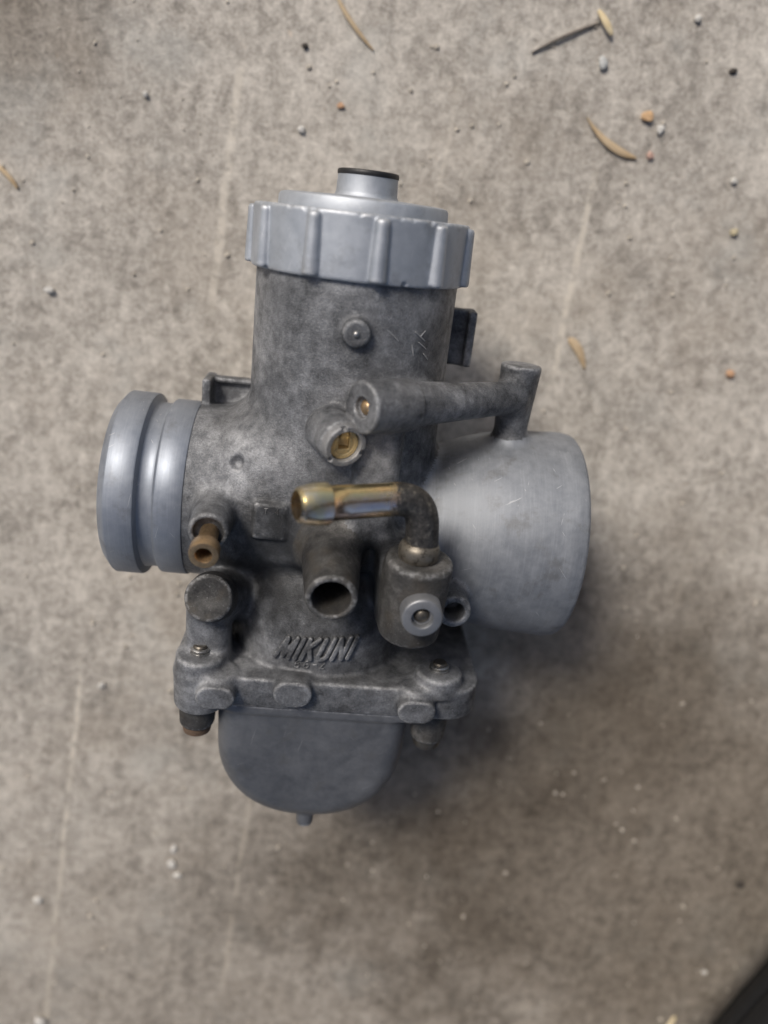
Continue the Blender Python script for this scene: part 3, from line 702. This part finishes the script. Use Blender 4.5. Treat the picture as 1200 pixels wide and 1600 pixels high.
# worn-through pale specks and small dark pores
sk = t.noise(0.55, 5, 0.72, co=t.vadd(t.co, (19, 230, 0)), dist=0.5)
c = t.mix(t.rng(sk, 0.575, 0.66, 0, 0.40), c, (0.70, 0.65, 0.575))
pk_ = t.noise(0.48, 5, 0.72, co=t.vadd(t.co, (519, 30, 0)), dist=0.5)
c = t.mix(t.rng(pk_, 0.60, 0.70, 0, 0.55), c, (0.15, 0.132, 0.11))
# aggregate showing through: irregular pale and dark grains
wob = t.n('ShaderNodeTexNoise'); t.put(wob.inputs['Vector'], t.co); wob.inputs['Scale'].default_value = 0.5; wob.inputs['Detail'].default_value = 3
cw = t.vadd(t.co, t.vmul(wob.outputs['Color'], 3.2))
for sc, lo_, hi_, thr, am in ((0.16, 0.06, 0.26, 0.78, 0.32), (0.36, 0.05, 0.26, 0.66, 0.32)):
    d = t.vor(sc, co=cw); rnd = t.sep(t.vor(sc, co=cw, out='Color'))
    rad_ = t.math('MULTIPLY', t.math('SUBTRACT', rnd[2], 0.1), hi_)
    fl = t.math('MULTIPLY', t.rng(t.math('SUBTRACT', d, rad_), -0.06, 0.03, 1, 0), t.math('GREATER_THAN', rnd[0], thr))
    c = t.mix(t.math('MULTIPLY', fl, am), c, t.ramp(rnd[1], [(0.0, (0.70, 0.66, 0.59)), (0.55, (0.62, 0.57, 0.49)), (0.72, (0.52, 0.38, 0.26)), (0.80, (0.10, 0.09, 0.08)), (1.0, (0.07, 0.06, 0.055))]))
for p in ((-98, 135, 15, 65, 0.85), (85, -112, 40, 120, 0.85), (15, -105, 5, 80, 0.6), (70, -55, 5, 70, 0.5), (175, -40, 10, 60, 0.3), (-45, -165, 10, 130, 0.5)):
    c = t.mix(shade_patch(*p), c, (0.36, 0.325, 0.285), 'MULTIPLY')  # painted shade darkens the slab colour here
hgt = t.math('ADD', t.math('MULTIPLY', sm, 1.0), t.math('MULTIPLY', gr, 0.6))
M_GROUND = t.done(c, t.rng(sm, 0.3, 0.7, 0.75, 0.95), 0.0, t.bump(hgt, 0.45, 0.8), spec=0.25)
def ground_mesh():
    bm = bmesh.new(); s = 3.0
    bmesh.ops.create_grid(bm, x_segments=8, y_segments=8, size=s); me = bpy.data.meshes.new('mesh'); bm.to_mesh(me); bm.free(); return me
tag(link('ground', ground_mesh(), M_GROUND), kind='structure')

# ------------------------------------------------------------------ litter on the concrete
def stone_material(name, col, var=0.2):
    t = NT(name); a = t.noise(1.2, 5, 0.7)
    c = t.mix(t.rng(a, 0.35, 0.65), tuple(q * (1 - var) for q in col), tuple(min(0.85, q * (1 + var)) for q in col))
    return t.done(c, 0.75, 0.0, t.bump(a, 0.25, 0.8), spec=0.3)
ST = {'white': stone_material('white_stone', (0.58, 0.56, 0.52)), 'grey': stone_material('pale_grey_stone', (0.44, 0.445, 0.43)), 'tan': stone_material('tan_stone', (0.52, 0.34, 0.19)),
      'pink': stone_material('pink_stone', (0.56, 0.37, 0.30)), 'dark': stone_material('dark_stone', (0.055, 0.047, 0.04)), 'orange': stone_material('orange_stone', (0.46, 0.28, 0.17)), 'yellow': stone_material('yellow_stone', (0.46, 0.40, 0.27)),
      'grit': stone_material('grit_grains', (0.46, 0.415, 0.35), 0.4)}
def rock_mesh(sx, sy, sz, seed, sub=2):
    rg = random.Random(seed); bm = bmesh.new(); bmesh.ops.create_icosphere(bm, subdivisions=sub, radius=1.0)
    planes = [Vector((rg.gauss(0, 1), rg.gauss(0, 1), rg.gauss(0, 1))).normalized() for _ in range(11)]; offs = [rg.uniform(0.5, 0.85) for _ in planes]
    for v in bm.verts:
        for p, q in zip(planes, offs):
            dd = v.co.dot(p) - q
            if dd > 0: v.co -= p * dd * 0.9
        v.co = Vector((v.co.x * sx, v.co.y * sy, v.co.z * sz)) * MM
    zm = min(v.co.z for v in bm.verts)
    for v in bm.verts: v.co.z -= zm + 0.12 * sz * MM
    me = bpy.data.meshes.new('mesh'); bm.to_mesh(me); bm.free()
    me.polygons.foreach_set('use_smooth', [True] * len(me.polygons)); me.set_sharp_from_angle(angle=math.radians(40)); return me
PEB = [(66.0, 103.9, 1.3, 1.9, 'grey', 'pale grey oval pebble just below the straw chip'), (77.7, 91.8, 1.6, 1.7, 'tan', 'tan round pebble, largest of the little cluster at upper right'),
       (81.3, 88.9, 1.5, 1.1, 'white', 'small white pebble beside the tan round pebble'), (79.1, 82.7, 1.1, 1.1, 'pink', 'pinkish pebble at the end of the orange needle'),
       (89.1, 114.2, 1.1, 1.1, 'white', 'bright white pebble nearest the top edge at upper right'), (98.9, 102.6, 1.4, 0.9, 'dark', 'dark brown crumb near the right edge at upper right'),
       (-7.1, 106.7, 0.9, 1.0, 'dark', 'black speck of grit near the long thin needle at top'), (1.3, 93.4, 0.9, 1.2, 'orange', 'orange bit of grit above the carburetor cap'),
       (-8.6, 87.6, 1.0, 1.3, 'white', 'white chip above and left of the carburetor cap'), (-72.4, 49.4, 1.5, 1.2, 'white', 'white stone chip near the left edge, level with the cap'),
       (-46.0, 95.2, 1.0, 0.9, 'white', 'white chip, alone at upper left of the slab'), (-49.3, -107.2, 1.7, 1.0, 'white', 'pale crumb, topmost of three in a column at bottom left'),
       (-49.8, -111.9, 2.0, 1.2, 'white', 'pale crumb, middle of three in a column at bottom left'), (-48.4, -115.6, 1.4, 0.9, 'white', 'pale crumb, lowest of three in a column at bottom left'),
       (-89.1, -122.3, 1.6, 1.2, 'white', 'white crumb left of the long pale scrape line'), (-91.6, -162.6, 1.7, 1.9, 'white', 'white stone chip at the bottom left corner'),
       (120.0, -124.0, 1.9, 1.5, 'dark', 'dark crumb on the darkened concrete above the black tyre'), (104.5, 28.3, 1.6, 1.4, 'orange', 'orange pebble near the right edge, level with the post'),
       (102.2, 64.6, 1.2, 1.2, 'yellow', 'yellowish pebble near the right edge, level with the cap'), (-66.3, -56.4, 1.3, 1.1, 'white', 'pale crumb left of the carburetor flange'),
       (111.5, -154.4, 0.9, 0.9, 'white', 'tiny white stone next to the black tyre'), (101.2, 77.0, 1.2, 1.0, 'white', 'white chip near the right edge below the dark crumb')]
for i, (px, py, sx, sy, m_, lab) in enumerate(PEB):
    o = link('crumb' if 'crumb' in lab or 'chip' in lab or 'speck' in lab or 'grit' in lab else 'pebble', rock_mesh(sx, sy, min(sx, sy) * 0.75, i + 3), ST[m_])
    o.location = (px * MM, py * MM, 0); o.rotation_euler.z = i * 0.7
    tag(o, lab, 'stone chip' if o.name.startswith('crumb') else 'pebble', 'stones and crumbs scattered on the concrete')
# fine grit nobody could count
rg = random.Random(11); bm = bmesh.new()
for i in range(1300):
    gx, gy = rg.uniform(-140, 170), rg.uniform(-210, 150); r_ = 0.18 + 0.5 * rg.random() ** 4
    q = bmesh.ops.create_icosphere(bm, subdivisions=1, radius=1.0)['verts']; sc = (r_ * rg.uniform(.7, 1.4), r_ * rg.uniform(.7, 1.4), r_ * rg.uniform(.5, .8)); a_ = rg.random() * 6.3
    for v in q:
        p = v.co * rg.uniform(0.85, 1.1); px, py = p.x * sc[0], p.y * sc[1]
        v.co = Vector((gx + px * math.cos(a_) - py * math.sin(a_), gy + px * math.sin(a_) + py * math.cos(a_), p.z * sc[2] + sc[2] * 0.5)) * MM
me = bpy.data.meshes.new('mesh'); bm.to_mesh(me); bm.free(); me.polygons.foreach_set('use_smooth', [True] * len(me.polygons))
tag(link('grit', me, ST['grit']), 'fine pale grit scattered over the concrete', kind='stuff')

def plant_material(name, a, b):
    t = NT(name); n_ = t.noise(0.35, 4, 0.6)
    return t.done(t.mix(t.rng(n_, 0.35, 0.65), a, b), 0.6, 0.0, t.bump(t.noise(2.0, 3), 0.1, 0.6), spec=0.3)
M_NEEDLE = plant_material('dry_needle', (0.48, 0.37, 0.24), (0.43, 0.31, 0.18)); M_STRAW = plant_material('pale_straw', (0.72, 0.62, 0.42), (0.62, 0.50, 0.30)); M_TWIG = plant_material('dark_twig', (0.15, 0.13, 0.11), (0.22, 0.19, 0.16))
M_PALE = plant_material('bleached_needle', (0.46, 0.36, 0.24), (0.40, 0.29, 0.17))
def blade(name, pts, half, z0, thick, mat, lab, cat, group=None):
    """a narrow dry leaf or needle: lens-shaped section along a curve lying on the ground"""
    P = [np.array(p, float) for p in pts]; n = 18; C_ = []
    for i in range(n + 1):
        t_ = i / n; C_.append((1 - t_) ** 2 * P[0] + 2 * (1 - t_) * t_ * (2 * P[1] - (P[0] + P[2]) / 2) + t_ * t_ * P[2])
    vs, fs = [], []; seg = 8
    for i, c_ in enumerate(C_):
        d_ = C_[min(i + 1, n)] - C_[max(i - 1, 0)]; d_ /= np.linalg.norm(d_); s_ = np.array([-d_[1], d_[0]])
        w_ = half[0] + (half[1] - half[0]) * math.sin(math.pi * min(1, (i / n) ** half[2])) ** 0.6
        for k in range(seg):
            a_ = 2 * math.pi * k / seg
            vs.append(((c_[0] + s_[0] * w_ * math.cos(a_)) * MM, (c_[1] + s_[1] * w_ * math.cos(a_)) * MM, (z0 + thick * math.sin(a_) + 0.5 * math.sin(math.pi * i / n)) * MM))
    for i in range(n):
        for k in range(seg): fs.append((i * seg + k, i * seg + (k + 1) % seg, (i + 1) * seg + (k + 1) % seg, (i + 1) * seg + k))
    fs += [tuple(range(seg - 1, -1, -1)), tuple(n * seg + k for k in range(seg))]
    o = link(name, from_data(vs, fs, True, 60), mat)
    return tag(o, lab, cat, group)
GN = 'dry needles fallen on the concrete'
blade('pine_needle', [(0.3, 118.5), (3.6, 112.4), (9.3, 105.9)], (0.15, 0.55, 1.0), 0.45, 0.3, M_PALE, 'long thin pale brown needle at the top edge above the cap', 'needle', GN)
blade('pine_needle', [(-84.5, 80.0), (-80.5, 76.6), (-78.3, 73.4)], (0.3, 0.6, 1.0), 0.45, 0.35, M_NEEDLE, 'short brown needle cut off by the left edge', 'needle', GN)
blade('pine_needle', [(62.6, 91.4), (68.2, 85.3), (75.7, 82.0)], (0.1, 0.95, 1.5), 0.5, 0.35, M_NEEDLE, 'curved orange needle broadening towards the pinkish pebble', 'needle', GN)
blade('pine_needle', [(99.5, -175.5), (101.5, -172.5), (103.2, -170.0)], (0.4, 0.8, 1.0), 0.5, 0.4, M_STRAW, 'short straw coloured needle at the bottom edge beside the tyre', 'needle', GN)
blade('twig', [(48.2, 106.0), (55.9, 109.7), (64.6, 112.9)], (0.15, 0.45, 1.3), 0.4, 0.4, M_TWIG, 'thin dark twig leading up to the straw chip', 'twig')
blade('straw_chip', [(64.0, 115.4), (65.9, 112.5), (67.5, 110.0)], (0.4, 0.85, 1.0), 1.3, 0.5, M_STRAW, 'short pale straw chip at the end of the dark twig', 'straw')
blade('leaf_sliver', [(60.2, 37.6), (62.8, 34.9), (65.0, 29.6)], (0.1, 1.15, 0.8), 0.5, 0.25, M_PALE, 'small tan leaf sliver right of the carburetor post', 'leaf')

# pale hair caught on the bell
hp = []
for i in range(15):
    t_ = i / 14; hp.append(np.array([19.6 + 4.0 * t_, 0, 5.2 + 1.9 * t_ + 3.7 * t_ ** 2.2]))
hv = []
for p in hp:
    ys = np.linspace(-26, -5, 120); dd = B.at(np.full(120, p[0]), ys, np.full(120, p[2])); k = int(np.argmax(dd < 0)); p[1] = ys[k] - 0.22 - 0.25 * math.sin(len(hv)); hv.append(p)
hair = link('hair', sweep(hv, [0.13] * 15, 8), ST['white']); hair.matrix_world = carb.matrix_world
tag(hair, 'fine pale curved hair lying on the bell mouth', 'hair')

# ------------------------------------------------------------------ black corner object built as a standing tyre, unseen height added to block sky
def sky_blocking_tyre_mesh():
    Rm, seg = 262.0, 200
    prof = []
    for k in range(120):
        a_ = 2 * math.pi * k / 120; r_ = 1.0
        ca, sa = math.cos(a_), math.sin(a_)                       # ca: across the tyre, sa: outwards
        w_, h_ = 47.0, 48.0
        g_ = 0.0
        if sa > -0.2:
            ph = (a_ * 57.3) % 15
            g_ = 1.6 if 4 < ph < 7 else 0.0                         # ribs running round the tyre
        prof.append((ca * (w_ - g_), sa * (h_ - g_)))
    vs, fs = [], []
    for i in range(seg):
        th = 2 * math.pi * i / seg
        for (p, q) in prof: vs.append((p * MM, (Rm + q) * math.sin(th) * MM, (Rm + q) * math.cos(th) * MM))
    m = len(prof)
    for i in range(seg):
        for k in range(m): fs.append((i * m + k, ((i + 1) % seg) * m + k, ((i + 1) % seg) * m + (k + 1) % m, i * m + (k + 1) % m))
    return from_data(vs, fs, True, 40)
tyre = link('tyre', sky_blocking_tyre_mesh(), M_TYRE)  # black corner object; its unseen height is added to block sky
tyre.location = (0.1462, -0.1637, 0.3095); tyre.rotation_euler = (0, 0, math.radians(-35.8))
tag(tyre, 'black ribbed rubber tyre at the bottom right corner', 'tyre')
